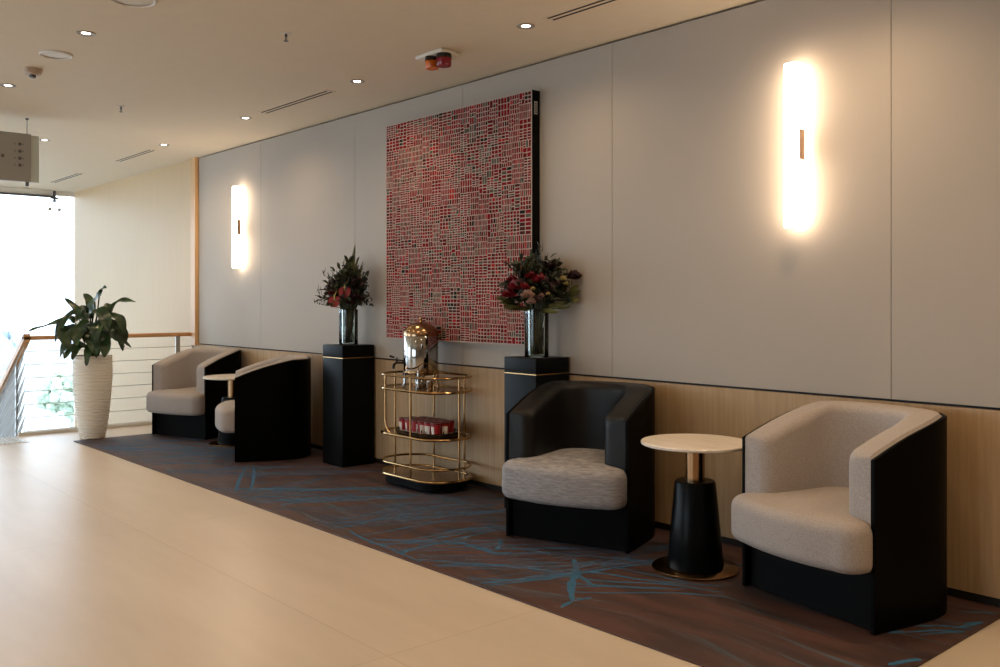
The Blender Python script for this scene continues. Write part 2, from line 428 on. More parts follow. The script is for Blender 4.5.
# lower storey and stairwell
struct('floor_lower', box(B(), XG, XE, YB, WY, ZL-.1, ZL), M['tile'])
struct('wall_under_floor', box(B(), XE, XE+.1, YB, WY, ZL, -.25), M['white'])
struct('trim_2', box(B(), XE-.035, XE+.001, 2.33, WY-.001, -.25, .03), M['offwhite'])
# window wall of frameless glass
g = B()
struct('window_2', box(g, XG-.015, XG, YB, WY-.005, ZL, 2.66), M['pane'])
g = B(); box(g, XG-.03, XG+.02, YB, WY-.26, 2.66, 2.685)
struct('trim_3', g, M['steel_dark'])
g = B(); box(g, XG-.03, XG, YB, WY-.005, 2.69, ZC); struct('trim_4', g, M['white'])
for k in range(8):
    y = 3.73-k*1.4
    sp = thing('glass_fitting', 'dark point fixing at the top of the frameless window %s' % ('beside the end wall' if k == 0 else 'hidden behind the hanging sign'), 'fitting', (XG+.03, y, 2.62), 0, 'window glass fittings')
    if k: sp['label'] = 'dark point fixing holding the top edge of the frameless window beyond the hanging sign'
    b = B(); tube(b, [(0, 0, .13), (0, 0, -.02)], .018, 8); obj('hanger', b, M['steel_dark'], sp)
    b = B(); box(b, -.015, .015, -.05, .05, .02, .045, .005); obj('bracket', b, M['steel_dark'], sp)
    for s in (-1, 1):
        b = B(); tube(b, [(0, s*.02, .0), (0, s*.06, -.12)], .006, 6); tube(b, [(-.02, s*.06, -.12), (.015, s*.06, -.12)], .022, 12); obj('arm', b, M['steel'], sp)
# staircase descending away from the camera, beyond the rail
st = thing('staircase', 'flight of stairs descending behind the sloping handrail at the far left', 'stairs', (XE, 1.65, 0))
for k in range(12):
    b = B(); box(b, -.30*(k+1), -.30*k-.002, -.62, .62, -.165*(k+1)-.06, -.165*(k+1), .006); obj('tread', b, M['asphalt'], st)
b = B()
quad(b, [(0, .64, 0), (0, .64, -.35), (-3.6, .64, -2.33), (-3.6, .64, -1.98)]); quad(b, [(0, .68, 0), (0, .68, -.35), (-3.6, .68, -2.33), (-3.6, .68, -1.98)])
bmesh.ops.bridge_loops
obj('stringer', box(b, -.02, 0, .64, .68, -.35, 0), M['grey_panel'], st, smooth=False)
# anti-slip strip
b = B()
box(b, -9.39, -8.93, .6, 2.30, .0005, .003)
for i in range(42):
    y = .62+i*.04; box(b, -9.37, -8.95, y, y+.016, .003, .008, mi=1)
o = obj('antislip_strip', b, [M['offwhite'], M['steel']], smooth=False)
tag(o, 'ribbed metal warning strip set in the tiles at the head of the stairs', 'floor strip')

# ---------------------------------------------------------------- railing
RX = -9.37
rl = thing('stair_railing', 'oak topped wire railing by the tall window, turning down the stairs', 'railing', (0, 0, 0))
b = B(); box(b, RX-.03, RX+.03, 2.355, 3.965, .895, .935, .008); obj('handrail', b, M['rail_wood'], rl)
SL = .60
def sloped(bm, x0, x1, y0, y1, zt, th, slope):
    v = []
    for x in (x0, x1):
        z = zt+(x-RX)*slope
        for y in (y0, y1):
            for dz in (0, -th): v.append(bm.verts.new((x, y, z+dz)))
    for f in ((0, 1, 3, 2), (4, 6, 7, 5), (0, 2, 6, 4), (1, 5, 7, 3), (0, 4, 5, 1), (2, 3, 7, 6)): bm.faces.new([v[i] for i in f])
    return bm
b = sloped(B(), RX+.03, RX-3.7, 2.355, 2.415, .937, .065, SL); obj('sloping_handrail', b, M['rail_wood'], rl, smooth=False)
for y in (2.98, 3.83):
    b = B(); box(b, RX-.006, RX+.006, y-.022, y+.022, .0 if y > 2.5 else -.2, .897); box(b, RX-.03, RX+.03, y-.035, y+.035, .0, .01)
    obj('post', b, M['steel'], rl, smooth=False)
for k in range(7):
    z = .789-k*.1245
    b = B(); tube(b, [(RX, 2.38, z), (RX, 3.99, z)], .0035, 8); obj('rail_wire', b, M['wire'], rl)
for x in (RX-.33, RX-1.7, RX-3.1):
    z = .895+(x-RX)*SL
    b = B(); box(b, x-.02, x+.02, 2.375, 2.385, z-1.0, z); obj('post', b, M['steel'], rl, smooth=False)
for k in range(9):
    dz = -.06-k*.105
    b = B(); tube(b, [(RX-.02, 2.37, .89+dz), (RX-3.6, 2.37, .89+dz-3.58*SL)], .0035, 6); obj('sloping_wire', b, M['wire'], rl)
b = B()
x0 = RX-.33; x1 = RX-3.6
quad(b, [(x0, 2.39, .885-.33*SL), (x1, 2.39, .885-3.6*SL), (x1, 2.39, -.15-3.6*SL), (x0, 2.39, -.15-.33*SL)])
for k in range(7):       # saw-tooth plates the wires are fixed to
    zt = .84-k*.125
    quad(b, [(x0, 2.39, zt-.22), (x0, 2.39, zt-.34), (RX-.12, 2.39, zt-.125), (RX-.01, 2.39, zt)])
obj('infill_panel', b, M['grey_panel'], rl, smooth=False)

# ---------------------------------------------------------------- armchairs
CW, CDp = .69, .60
def chair_path(off, n=14, y0=0.0):
    """U shaped plan line, inset by off from the outside of the shell; starts at the left front"""
    hw = CW/2-off; d = CDp-off; ys = .27
    pts = [(-hw, y0)]+[(-hw, y0+(ys-y0)*i/4) for i in range(1, 4)]
    e = 2/2.7
    for i in range(2*n+1):
        a = PI-PI*i/(2*n)
        c, s = math.cos(a), math.sin(a)
        pts.append((hw*math.copysign(abs(c)**e, c), ys+(d-ys)*abs(s)**e))
    pts += [(hw, y0+(ys-y0)*i/4) for i in range(3, 0, -1)]+[(hw, y0)]
    return pts
def topz(y):
    t = min(1, max(0, y/.44)); t = t+.10*math.sin(PI*t)
    return .655+.135*min(1, t*.97)
def sweep_u(bm, prof_fn, ystart, caps=True):
    """prof_fn(station y) -> closed list of (offset, z)"""
    base = chair_path(0, y0=ystart); N = len(base); rings = []
    offs = {}
    for i in range(N):
        pr = prof_fn(base[i][1], i, N); ring = []
        for o_, z in pr:
            key = round(o_, 5)
            if key not in offs: offs[key] = chair_path(o_, y0=ystart)
            x, y = offs[key][i]; ring.append(bm.verts.new((x, y, z)))
        rings.append(ring)
    m = len(rings[0])
    for a, b in zip(rings, rings[1:]):
        for k in range(m): bm.faces.new((a[k], a[(k+1) % m], b[(k+1) % m], b[k]))
    return rings
def shell_bm():
    b = B()
    def pr(y, i, N):
        t = topz(y); return [(0, .004), (0, t-.004), (.004, t), (.013, t), (.016, t-.003), (.016, .004)]
    rs = sweep_u(b, pr, 0)
    b.faces.new(rs[0]); b.faces.new(rs[-1]); return b
def lining_bm():
    b = B(); T = .148
    def pr(y, i, N, ins=0):
        t = topz(y)+.008-ins; o0, o1 = .0165+ins*.3, T-ins; z0 = .385
        q = [(o0, z0), (o0, t-.012), (o0+.012, t)]
        r = min(.042, max(.02, (o1-o0)*.6))
        for k in range(5):
            a = PI/2*k/4; q.append((o1-r+r*math.sin(a), t-r+r*math.cos(a)))
        q += [(o1, z0)]
        return q
    rs = sweep_u(b, pr, .06)
    # front ends roll round into the shell edge
    for ring, sg in ((rs[0], -1), (rs[-1], 1)):
        prev = ring; RR = .058
        for k in range(1, 7):
            a = PI/2*k/6; y = .06-RR*math.sin(a); ins = RR*(1-math.cos(a))
            hw = CW/2; cur = []
            ot = T-.03 if k == 6 else T
            for j, v in enumerate(ring):
                off = hw-abs(v.co.x); f = (off-.0165)/(T-.0165)
                no = .0165+f*(T-ins-.0165); dz = topz(.06)-topz(y)
                z = v.co.z if v.co.z < .40 else v.co.z-dz-ins*.25*(.2+f)
                cur.append(b.verts.new((sg*(hw-no), y, z)))
            for j in range(len(ring)): b.faces.new((prev[j], prev[(j+1) % len(ring)], cur[(j+1) % len(ring)], cur[j]))
            prev = cur
        b.faces.new(prev)
    return b
def cushion_bm():
    b = B()
    out = []
    hw = .338
    fr = []
    for i in range(13):                       # bowed front with rounded corners
        t = -1+2*i/12; fr.append((t*(hw-.08), -.115-.04*(1-t*t)))
    def arc(cx, cy, r, a0, a1, n=7): return [(cx+r*math.cos(math.radians(a0+(a1-a0)*k/n)), cy+r*math.sin(math.radians(a0+(a1-a0)*k/n))) for k in range(n+1)]
    out += arc(-hw+.08, -.035, .08, 180, 270)+fr[1:-1]+arc(hw-.08, -.035, .08, 270, 360)
    out += [(hw, .02), (hw-.022, .05), (hw-.022, .15)]
    ins = chair_path(.035)
    out += [(x, y) for x, y in reversed(ins) if y > .2]
    out += [(-hw+.022, .15), (-hw+.022, .05), (-hw, .02)]
    cx, cy = 0, .2; n = len(out)
    def ring(s, z):
        q = []
        for x, y in out:
            d = Vector((x-cx, y-cy)); L = d.length; d *= (L-s)/L; q.append(b.verts.new((cx+d.x, cy+d.y, z)))
        return q
    z0, z1 = .225, .418; R = .05
    rs = []
    for k in range(6):
        a = PI/2*k/5; rs.append(ring(R*.8*(1-math.sin(a)), z0+R*.8*(1-math.cos(a))))
    for k in range(7):
        a = PI/2*k/6; rs.append(ring(R*(1-math.cos(a)), z1-R+R*math.sin(a)))
    for s, dz in ((.08, .006), (.14, .011), (.22, .014)): rs.append(ring(s, z1+dz))
    for a, c in zip(rs, rs[1:]):
        for i in range(n): b.faces.new((a[i], a[(i+1) % n], c[(i+1) % n], c[i]))
    top = b.verts.new((cx, cy, z1+.015))
    for i in range(n): b.faces.new((rs[-1][i], rs[-1][(i+1) % n], top))
    b.faces.new(rs[0])
    return b
def base_bm():
    b = B()
    p = [(x, y) for x, y in chair_path(.024) if y > .05]
    prism(b, [(-CW/2+.024, .03)]+p+[(CW/2-.024, .03)], .004, .232)
    return b
def armchair(label, loc, rz, mlin, mcush):
    t = thing('tub_armchair', label, 'armchair', loc, rz, 'tub armchairs along the wall')
    obj('outer_shell', shell_bm(), M['lacq'], t); obj('backrest', lining_bm(), mlin, t)
    obj('seat_cushion', cushion_bm(), mcush, t); obj('base', base_bm(), M['base'], t)
    return t
R = math.radians
Zf = .0085
chA = armchair('beige fabric tub armchair with black shell, nearest the camera right of the side table', (-1.975, 3.388, Zf), R(-12.7), M['fabric'], M['fabric'])
chB = armchair('black leather tub armchair with a light grey seat cushion in front of the black plinth', (-3.30, 3.368, Zf), R(19), M['leather'], M['fabric_grey'])
dup(chA, (-7.0, 3.335, Zf), R(-26), 'distant beige tub armchair seen from its black side, just left of a tall plinth')
dup(chA, (-8.27, 3.385, Zf), R(20), 'beige tub armchair farthest away, near the wire railing and the potted plant')

# ---------------------------------------------------------------- side tables
def side_table(label, loc):
    t = thing('side_table', label, 'table', loc, 0, 'round marble side tables')
    b = B(); lathe(b, [(0, .577), (.244, .577), (.251, .581), (.252, .590), (.248, .594), (0, .594)], 64, cap=False); obj('tabletop', b, M['marble'], t)
    b = B(); lathe(b, [(0, .40), (.044, .40), (.044, .572), (.085, .572), (.085, .577), (0, .577)], 32, cap=False); obj('stem', b, M['bronze'], t)
    b = B(); lathe(b, [(0, .012), (.128, .012), (.130, .02), (.094, .402), (.088, .412), (0, .412)], 48, cap=False); obj('cone_foot', b, M['blackcone'], t)
    b = B(); lathe(b, [(0, 0), (.196, 0), (.200, .003), (.200, .009), (.196, .012), (0, .012)], 64, cap=False); obj('base_plate', b, M['bronze'], t)
    return t
tA = side_table('round marble side table on black cone foot beside the nearest beige armchair', (-2.61, 3.53, Zf))
dup(tA, (-7.60, 3.60, Zf), 0, 'small round table at the far end between the two distant beige armchairs')

# ---------------------------------------------------------------- plinths
def plinth(label, x0, y0, w_, h_):
    t = thing('display_plinth', label, 'plinth', (x0-w_/2, y0+w_/2, Zf), 0, 'black display plinths')
    s = w_/2
    b = B(); box(b, -s, s, -s, s, 0, h_-.098, .003); obj('body', b, M['plinth'], t)
    b = B(); box(b, -s+.002, s-.002, -s+.002, s-.002, h_-.0985, h_-.0925); obj('brass_inlay', b, M['brass'], t, smooth=False)
    b = B(); box(b, -s, s, -s, s, h_-.0925, h_, .003); obj('cap', b, M['plinth'], t)
    return t
plinth('tall black plinth with a thin brass band left of the drinks trolley', -5.955, 3.695, .285, .915)
plinth('tall black plinth with a thin brass band behind the black leather armchair', -3.867, 3.705, .277, .913)
P1 = Vector((-5.955-.1425, 3.695+.1425, Zf+.915)); P2 = Vector((-3.867-.1385, 3.705+.1385, Zf+.913))

# ---------------------------------------------------------------- vases and bouquets
RV = Vector((.6631, .7485, 0)); FV = Vector((-.7485, .6631, 0)); UP = Vector((0, 0, 1))
def vase(label, p, r, h_):
    t = thing('glass_vase', label, 'vase', p, 0, 'glass vases on the plinths')
    b = B(); lathe(b, [(0, 0), (r-.003, 0), (r, .004), (r, h_-.002), (r-.002, h_), (r-.005, h_-.002), (r-.005, .014), (0, .014)], 48, cap=False); obj('glass', b, M['vaseglass'], t)
    b = B(); lathe(b, [(0, .0145), (r-.0055, .0145), (r-.0055, h_*.62), (0, h_*.62)], 48, cap=False); obj('water', b, M['water'], t)
vase('clear cylinder vase on the plinth left of the trolley', P1, .073, .272)
vase('clear cylinder vase on the plinth behind the black leather armchair', P2, .073, .285)
def blade(bm, pts, width, up=UP, curl=.25, mi=0, seg=None):
    """leaf along a polyline: lens shaped, folded along the midrib"""
    pts = [Vector(p) for p in pts]; N = 14; rows = []
    def at(t):
        s = t*(len(pts)-1); i = min(int(s), len(pts)-2); f = s-i
        p0 = pts[max(i-1, 0)]; p1 = pts[i]; p2 = pts[i+1]; p3 = pts[min(i+2, len(pts)-1)]
        return .5*((2*p1)+(p2-p0)*f+(2*p0-5*p1+4*p2-p3)*f*f+(3*p1-p0-3*p2+p3)*f**3)
    for i in range(N+1):
        t = i/N; p = at(t); d = (at(min(1, t+.03))-at(max(0, t-.03))).normalized()
        s = d.cross(up)
        if s.length < .05: s = d.cross(Vector((1, .3, 0)))
        s.normalize(); nrm = s.cross(d)
        wd = width*(math.sin(PI*min(1, t**.75*1.0))**.8 if 0 < t < 1 else 0)+.0012
        wv = .13*wd*math.sin(i*.85+width*90) if width > .045 else 0
        rows.append([bm.verts.new(p-s*wd*.5+nrm*(wd*curl+wv)), bm.verts.new(p), bm.verts.new(p+s*wd*.5+nrm*(wd*curl-wv))])
    for a, b in zip(rows, rows[1:]):
        for k in range(2):
            f = bm.faces.new((a[k], a[k+1], b[k+1], b[k])); f.material_index = mi
def blob(bm, c, r, rnd, mi=0, sub=2, am=.25):
    q = bmesh.ops.create_icosphere(bm, subdivisions=sub, radius=r)
    o_ = Vector((rnd.random()*9, rnd.random()*9, rnd.random()*9))
    for v in q['verts']: v.co = v.co*(1+am*noise.noise(v.co/r*1.6+o_))+c
    for f in set(f for v in q['verts'] for f in v.link_faces): f.material_index = mi
def rose(bm, c, r, rnd, mi=0):
    for ring, (n, rr, tilt) in enumerate(((3, .35, .2), (5, .65, .6), (7, 1.0, 1.0))):
        for k in range(n):
            a = 2*PI*k/n+rnd.random()*.4; d = Vector((math.cos(a), math.sin(a), 0))
            p0 = c-UP*r*.5; p1 = c+d*r*rr*.75; p2 = c+d*r*rr+UP*r*(.9-tilt*.7)
            blade(bm, [p0, p1, p2], r*1.1, d, .2, mi)
def wpt(p, dx, dz, dd): return RV*dx+UP*dz+FV*dd
def clear(bm, p):
    for v in bm.verts:
        lim = (3.922 if p.x+v.co.x < -4.10 else 3.985)-p.y
        if v.co.y > 0: v.co.y = lim*math.tanh(v.co.y/lim) if lim > .12 else min(v.co.y, lim*math.tanh(v.co.y/lim))
    return bm
def bouquet(label, p, seed, spec, vh):
    rnd = random.Random(seed)
    t = thing('flower_bouquet', label, 'flowers', p, 0, 'flower arrangements in glass vases')
    b = B()
    for k in range(40):
        a = rnd.random()*6.28; r0 = .05*rnd.random(); a2 = a+rnd.uniform(-.5, .5)+PI
        p0 = Vector((r0*math.cos(a2), r0*math.sin(a2), .018)); p1 = Vector((.052*math.cos(a), .052*math.sin(a), vh))
        p2 = Vector((.11*math.cos(a), .11*math.sin(a), vh+.12))
        tube(b, [p0, p0.lerp(p1, .5), p1, p2], .0048, 6)
    obj('stems', b, M['stem'], t)
    b = B(); ctr = Vector((0, 0, vh+.105))
    for k in range(spec['n']):                # bushy leaves around the rim
        a = rnd.random()*6.28; el = rnd.uniform(-.25, 1.2); L = rnd.uniform(.45, 1)*spec['r']
        d = Vector((math.cos(a)*math.cos(el), math.sin(a)*math.cos(el), math.sin(el)*spec.get('up', 1)))
        q = ctr+d*L*.45+Vector((0, 0, -.02)); e = ctr+d*L+Vector((0, 0, -.03*rnd.random()))
        side = Vector((rnd.uniform(-1, 1), rnd.uniform(-1, 1), rnd.uniform(-.3, .5))).normalized()
        for j in range(5):
            c0 = q.lerp(e, j/4.5); sd = side*(.045 if j % 2 else -.045)*rnd.uniform(.6, 1.1)+(e-q)*.25+Vector((0, 0, rnd.uniform(-.02, .02)))
            blade(b, [c0, c0+sd*.5+Vector((0, 0, .008)), c0+sd], rnd.uniform(.014, .034), Vector((rnd.uniform(-1, 1), rnd.uniform(-1, 1), 1)), .2)
    for k in range(spec.get('dark', 0)):
        a = rnd.random()*6.28; el = rnd.uniform(-.2, .9); L = rnd.uniform(.4, .8)*spec['r']
        d = Vector((math.cos(a)*math.cos(el), math.sin(a)*math.cos(el), math.sin(el)))
        blob(b, ctr+d*L, rnd.uniform(.014, .026), rnd, 1, 2, .5)
    obj('foliage', clear(b, p), [M['bleaf'], M['dark_petal']], t)
    b = B()
    for dx, dz, dd, L, wd, mi in spec['spears']:
        e = wpt(p, dx, dz, dd); base_ = Vector((0, 0, vh))+(e-Vector((0, 0, vh)))*.25
        tube(b, [Vector((0, 0, vh*.6)), base_, e-(e-base_).normalized()*L], .003, 6, mi=1)
        if mi == 2:                           # bud spikes
            for j in range(8):
                q = base_.lerp(e, .45+.55*j/7); sd = Vector((rnd.uniform(-1, 1), rnd.uniform(-1, 1), rnd.uniform(0, 1)))*.02
                blade(b, [q, q+sd*.8, q+sd*1.4+UP*.03], .016, Vector((1, 1, .2)), .2, 2)
        else:
            for j in range(3):
                sd = Vector((rnd.uniform(-1, 1), rnd.uniform(-1, 1), 0))*.012
                blade(b, [e-(e-base_).normalized()*L, e-(e-base_).normalized()*L*.5+sd, e], wd, Vector((rnd.uniform(-1, 1), rnd.uniform(-1, 1), .1)), .15, 0)
    obj('tall_spears', clear(b, p), [M['spear'], M['stem'], M['bleaf']], t)
    for kind, dx, dz, dd, r in spec['flowers']:
        b = B(); c = wpt(p, dx, dz, dd)
        if kind == 'anthurium':
            n_ = (-FV*.8+UP*.35).normalized(); s_ = n_.cross(UP).normalized(); u_ = s_.cross(n_)
            cen = b.verts.new(c-n_*.012); ring = []
            for i in range(20):
                a = 2*PI*i/20; rr = r*(1-.18*math.sin(a)-.25*max(0, math.cos(a-PI/2))**6)
                ring.append(b.verts.new(c+s_*rr*math.cos(a)+u_*rr*1.1*math.sin(a)+n_*.008*math.cos(2*a)))
            for i in range(20): b.faces.new((cen, ring[i], ring[(i+1) % 20]))
            f_ = obj('anthurium_flower', b, M['red_petal'], t)
            b = B(); tube(b, [c-n_*.005, c+n_*.02+u_*.03, c+n_*.03+u_*.06-s_*.02], .005, 8, radii=[.006, .006, .002]); obj('spadix', b, M['yellow'], f_)
        else:
            m_ = {'red': 'red_petal', 'dark': 'dark_petal', 'pink': 'pink_petal', 'yellow': 'yellow'}[kind]
            rose(b, c, r, rnd); obj({'red': 'red_flower', 'dark': 'burgundy_flower', 'pink': 'pink_flower', 'yellow': 'yellow_flower'}[kind], b, M[m_], t)
# offsets: image right, up, away from the camera (metres)
bouquet('dark leafy bouquet with two red anthuriums and tall spears, left of the painting', P1, 4, dict(n=190, r=.24, dark=60, up=1.3,
    spears=[(.055, .78, 0, .30, .034, 0), (.035, .70, .02, .2, .03, 0), (-.06, .63, .02, .1, .02, 2), (-.02, .62, -.03, .1, .02, 2), (.13, .63, 0, .14, .022, 0), (.10, .60, .03, .1, .02, 2),
            (-.20, .56, 0, .08, .02, 2), (-.13, .52, -.04, .1, .02, 2), (.19, .50, 0, .08, .02, 2), (-.25, .41, 0, .05, .02, 2), (-.26, .32, .0, .05, .02, 2), (.2, .42, .05, .05, .02, 2), (.07, .66, .0, .2, .02, 0)],
    flowers=[('anthurium', .0, .415, -.17, .045), ('anthurium', -.075, .345, -.18, .045), ('red', -.10, .40, -.13, .03), ('dark', .08, .37, -.17, .04), ('dark', .04, .33, -.16, .035)]), .272)
bouquet('mixed bouquet of red, pink and yellow flowers beside the right edge of the painting', P2, 9, dict(n=200, r=.235, dark=44, up=1.15,
    spears=[(.36, .40, .0, .16, .035, 0), (.31, .35, -.04, .14, .03, 0), (.26, .46, .02, .14, .03, 0), (.24, .33, -.06, .14, .03, 0), (-.25, .36, -.04, .12, .03, 0), (-.20, .30, -.06, .12, .03, 0), (.03, .66, .0, .08, .02, 2), (.12, .27, -.12, .12, .03, 0), (.02, .62, 0, .1, .02, 2), (.0, .60, .02, .1, .02, 2), (.04, .57, -.02, .1, .02, 2), (.33, .43, .0, .1, .03, 0), (.30, .40, .03, .1, .028, 0), (.27, .37, -.03, .1, .028, 0), (.28, .44, .03, .1, .02, 2), (-.24, .40, 0, .08, .02, 2), (.14, .55, 0, .08, .02, 2), (.05, .60, -.02, .1, .02, 2), (.20, .50, .0, .1, .02, 2),
            (-.22, .33, -.02, .12, .026, 0), (.17, .33, -.08, .12, .03, 0), (-.10, .29, -.1, .08, .025, 0), (.22, .30, -.05, .1, .02, 0)],
    flowers=[('red', .01, .47, -.15, .045), ('red', -.04, .49, -.13, .032), ('red', -.13, .43, -.14, .042), ('red', -.17, .38, -.12, .04), ('red', -.08, .42, -.16, .032), ('red', -.15, .47, -.08, .03), ('pink', -.06, .375, -.19, .04), ('pink', -.04, .335, -.18, .028),
             ('yellow', .15, .47, -.13, .022), ('yellow', .17, .44, -.12, .015), ('dark', .22, .49, -.08, .042), ('dark', .09, .55, -.05, .036), ('yellow', -.03, .41, -.18, .015), ('yellow', .06, .38, -.17, .013), ('pink', .02, .37, -.18, .018)]), .285)

# ---------------------------------------------------------------- painting
pt = thing('painting', 'large square red and grey mosaic painting hung above the drinks trolley', 'painting', (-4.93, 3.93, .98))
b = B(); box(b, -.793, .793, .001, .068, 0, 1.59, .003); obj('canvas_box', b, M['base'], pt, smooth=False)
rnd = random.Random(21)
pal = [mat('paint_red', (.22, .010, .016), .8, spec=.08, var=.3, vscale=20), mat('paint_deep_red', (.13, .008, .012), .8, spec=.08, var=.3, vscale=20), mat('paint_bright_red', (.42, .015, .015), .8, spec=.08),
       mat('paint_grey_green', (.10, .095, .075), .8, spec=.08, var=.2), mat('paint_charcoal', (.015, .017, .016), .8, spec=.08), mat('paint_rose_grey', (.19, .09, .08), .8, spec=.08), mat('paint_brown', (.07, .018, .015), .8, spec=.08)]
b = B()
quad(b, [(-.793, 0, 0), (.793, 0, 0), (.793, 0, 1.59), (-.793, 0, 1.59)], 0)
def cell(x0, x1, z0, z1, red):
    g_ = .0027
    if x1-x0 < .010 or z1-z0 < .010: return
    r_ = rnd.random()
    if r_ < red: mi = rnd.choice((1, 1, 1, 2, 2, 3 if rnd.random() < .25 else 1))
    else: mi = rnd.choice((4, 4, 5, 6, 7, 7, 2))
    j = lambda: rnd.uniform(-.0015, .0015)
    quad(b, [(x0+g_+j(), -.0012, z0+g_+j()), (x1-g_+j(), -.0012, z0+g_+j()), (x1-g_+j(), -.0012, z1-g_+j()), (x0+g_+j(), -.0012, z1-g_+j())], mi)
def block(x0, x1, z0, z1, depth):
    W_, H_ = x1-x0, z1-z0
    cx, cz = (x0+x1)/2, (z0+z1)/2
    red = .72+.5*noise.noise(Vector((cx*2.2, 3.1, cz*2.2)))
    dim = rnd.uniform(.024, .045)
    if max(W_, H_) < dim: cell(x0, x1, z0, z1, red); return
    if depth > 16: cell(x0, x1, z0, z1, red); return
    if W_ < .16 and H_ < .16 and rnd.random() < .65:
        if rnd.random() < .5:
            n_ = max(1, round(W_/rnd.uniform(.015, .026))); m_ = max(1, round(H_/rnd.uniform(.026, .046)))
        else:
            n_ = max(1, round(W_/rnd.uniform(.026, .046))); m_ = max(1, round(H_/rnd.uniform(.015, .026)))
        for i in range(n_):
            for k in range(m_): cell(x0+W_*i/n_, x0+W_*(i+1)/n_, z0+H_*k/m_, z0+H_*(k+1)/m_, red)
        return
    f = rnd.uniform(.35, .65)
    if W_*rnd.uniform(.7, 1.3) > H_: block(x0, x0+W_*f, z0, z1, depth+1); block(x0+W_*f, x1, z0, z1, depth+1)
    else: block(x0, x1, z0, z0+H_*f, depth+1); block(x0, x1, z0+H_*f, z1, depth+1)
block(-.787, .787, .006, 1.584, 0)
obj('painted_face', b, [M['canvas']]+pal, pt, smooth=False)
b = B(); quad(b, [(.7940, .018, 1.44), (.7940, .046, 1.44), (.7940, .046, 1.52), (.7940, .018, 1.52)])
o = obj('side_label', b, M['grey_panel'], pt, smooth=False)
b = B()
for i in range(5): quad(b, [(.7944, .022, 1.45+i*.013), (.7944, .042, 1.45+i*.013), (.7944, .042, 1.456+i*.013), (.7944, .022, 1.456+i*.013)])
obj('label_lines', b, M['dark'], o, smooth=False)

# ---------------------------------------------------------------- drinks trolley
TL, TD = .72, .40
tx, ty = -5.01, 3.765
tr = thing('drinks_trolley', 'brass drinks trolley with rounded ends, in front of the painting between the two plinths', 'trolley', (tx, ty, Zf))
out = stadium(TL, TD, 14, .19)
def ringz(name, z, r=.008, o_=out):
    b = B(); tube(b, [(x, y, z) for x, y in o_], r, 8, closed=True); return obj(name, b, M['brass'], tr)
ringz('top_rail', .748); ringz('lower_rail', .158)
for nm, z, rr in (('top_shelf', .655, .010), ('middle_shelf', .350, .010), ('bottom_shelf', .078, .010)):
    b = B(); prism(b, [(x*.985, y*.985) for x, y in out], z-.005, z+.003); sh = obj(nm, b, M['shelfglass'] if 'shelfglass' in M else M['bronze'], tr)
    b = B(); tube(b, [(x, y, z) for x, y in out], rr, 8, closed=True); obj('rim', b, M['brass'], sh)
posts = [(-TL/2, 0, .078, .748), (.10, -TD/2, .078, .748), (-.17, TD/2, .078, .748), (.17, TD/2, .078, .748), (TL/2, 0, .078, .748)]
for x, y, z0, z1 in posts:
    b = B(); tube(b, [(x, y, z0), (x, y, z1)], .0075, 10); obj('post', b, M['brass'], tr)
b = B(); arc = [(-.19, -TD/2, .748), (-.19, -TD/2, .62), (-.19, -TD/2, .5)]+[(-.19+.10*(1-math.cos(a)), -TD/2, .45-.10*math.sin(a)) for a in [PI/2*i/8 for i in range(9)]]
tube(b, arc, .0075, 10); obj('curved_post', b, M['brass'], tr)
b = B(); prism(b, [(x*.93, y*.90) for x, y in out], .016, .0725); obj('undertray', b, M['base'], tr)
for sx, sy in ((-1, -1), (1, -1), (-1, 1), (1, 1)):
    b = B(); tube(b, [(sx*.22-.012, sy*.12, .024), (sx*.22+.012, sy*.12, .024)], .024, 16); tube(b, [(sx*.22, sy*.12, .03), (sx*.22, sy*.12, .052)], .01, 8); obj('castor', b, M['blackp'], tr)

# urn
ux, uy, uz = tx-.095, ty+.03, Zf+.659
ur = thing('coffee_urn', 'polished metal drinks urn with a brass domed lid standing on the trolley', 'urn', (ux, uy, uz)); ur.scale = (1.13, 1.13, 1.02)
b = B(); lathe(b, [(0, .078), (.075, .078), (.098, .085), (.106, .105), (.106, .345), (.102, .352), (0, .352)], 48, cap=False); obj('body', b, M['chrome'], ur)
b = B(); lathe(b, [(.107, .345), (.107, .360), (.102, .382), (.088, .405), (.062, .424), (.032, .436), (.014, .441), (0, .442)], 48, cap=False); ld = obj('lid', b, M['bronze'], ur)
b = B(); lathe(b, [(0, .440), (.009, .442), (.006, .450), (.012, .460), (.011, .469), (0, .474)], 20, cap=False); obj('knob', b, M['brass'], ld)
b = B(); lathe(b, [(.102, .098), (.110, .102), (.110, .110), (.104, .114)], 48, cap=False); obj('skirt_ring', b, M['brass'], ur)
for a in (45, 135, 225, 315):
    c, s = math.cos(R(a)), math.sin(R(a))
    b = B(); tube(b, [(.088*c, .088*s, .16), (.100*c, .100*s, .10), (.098*c, .098*s, .03), (.105*c, .105*s, .002)], .009, 10, radii=[.010, .011, .008, .012]); obj('leg', b, M['chrome'] if a > 200 else M['bronze'], ur)
b = B(); lathe(b, [(0, .001), (.034, .001), (.036, .006), (.036, .05), (.030, .058), (0, .058)], 28, cap=False); obj('burner', b, M['chrome'], ur)
b = B()
dS = Vector((-.55, -.83, 0)).normalized()
tube(b, [dS*.10+UP*.165, dS*.15+UP*.165, dS*.165+UP*.15, dS*.168+UP*.125], .009, 10); sgt = obj('spigot', b, M['blackp'], ur)
b = B(); tube(b, [dS*.145+UP*.17, dS*.148+UP*.20], .006, 8); tube(b, [dS*.148+UP*.2-RV*.012, dS*.19+UP*.212+RV*.0], .007, 8); obj('tap_lever', b, M['blackp'], sgt)
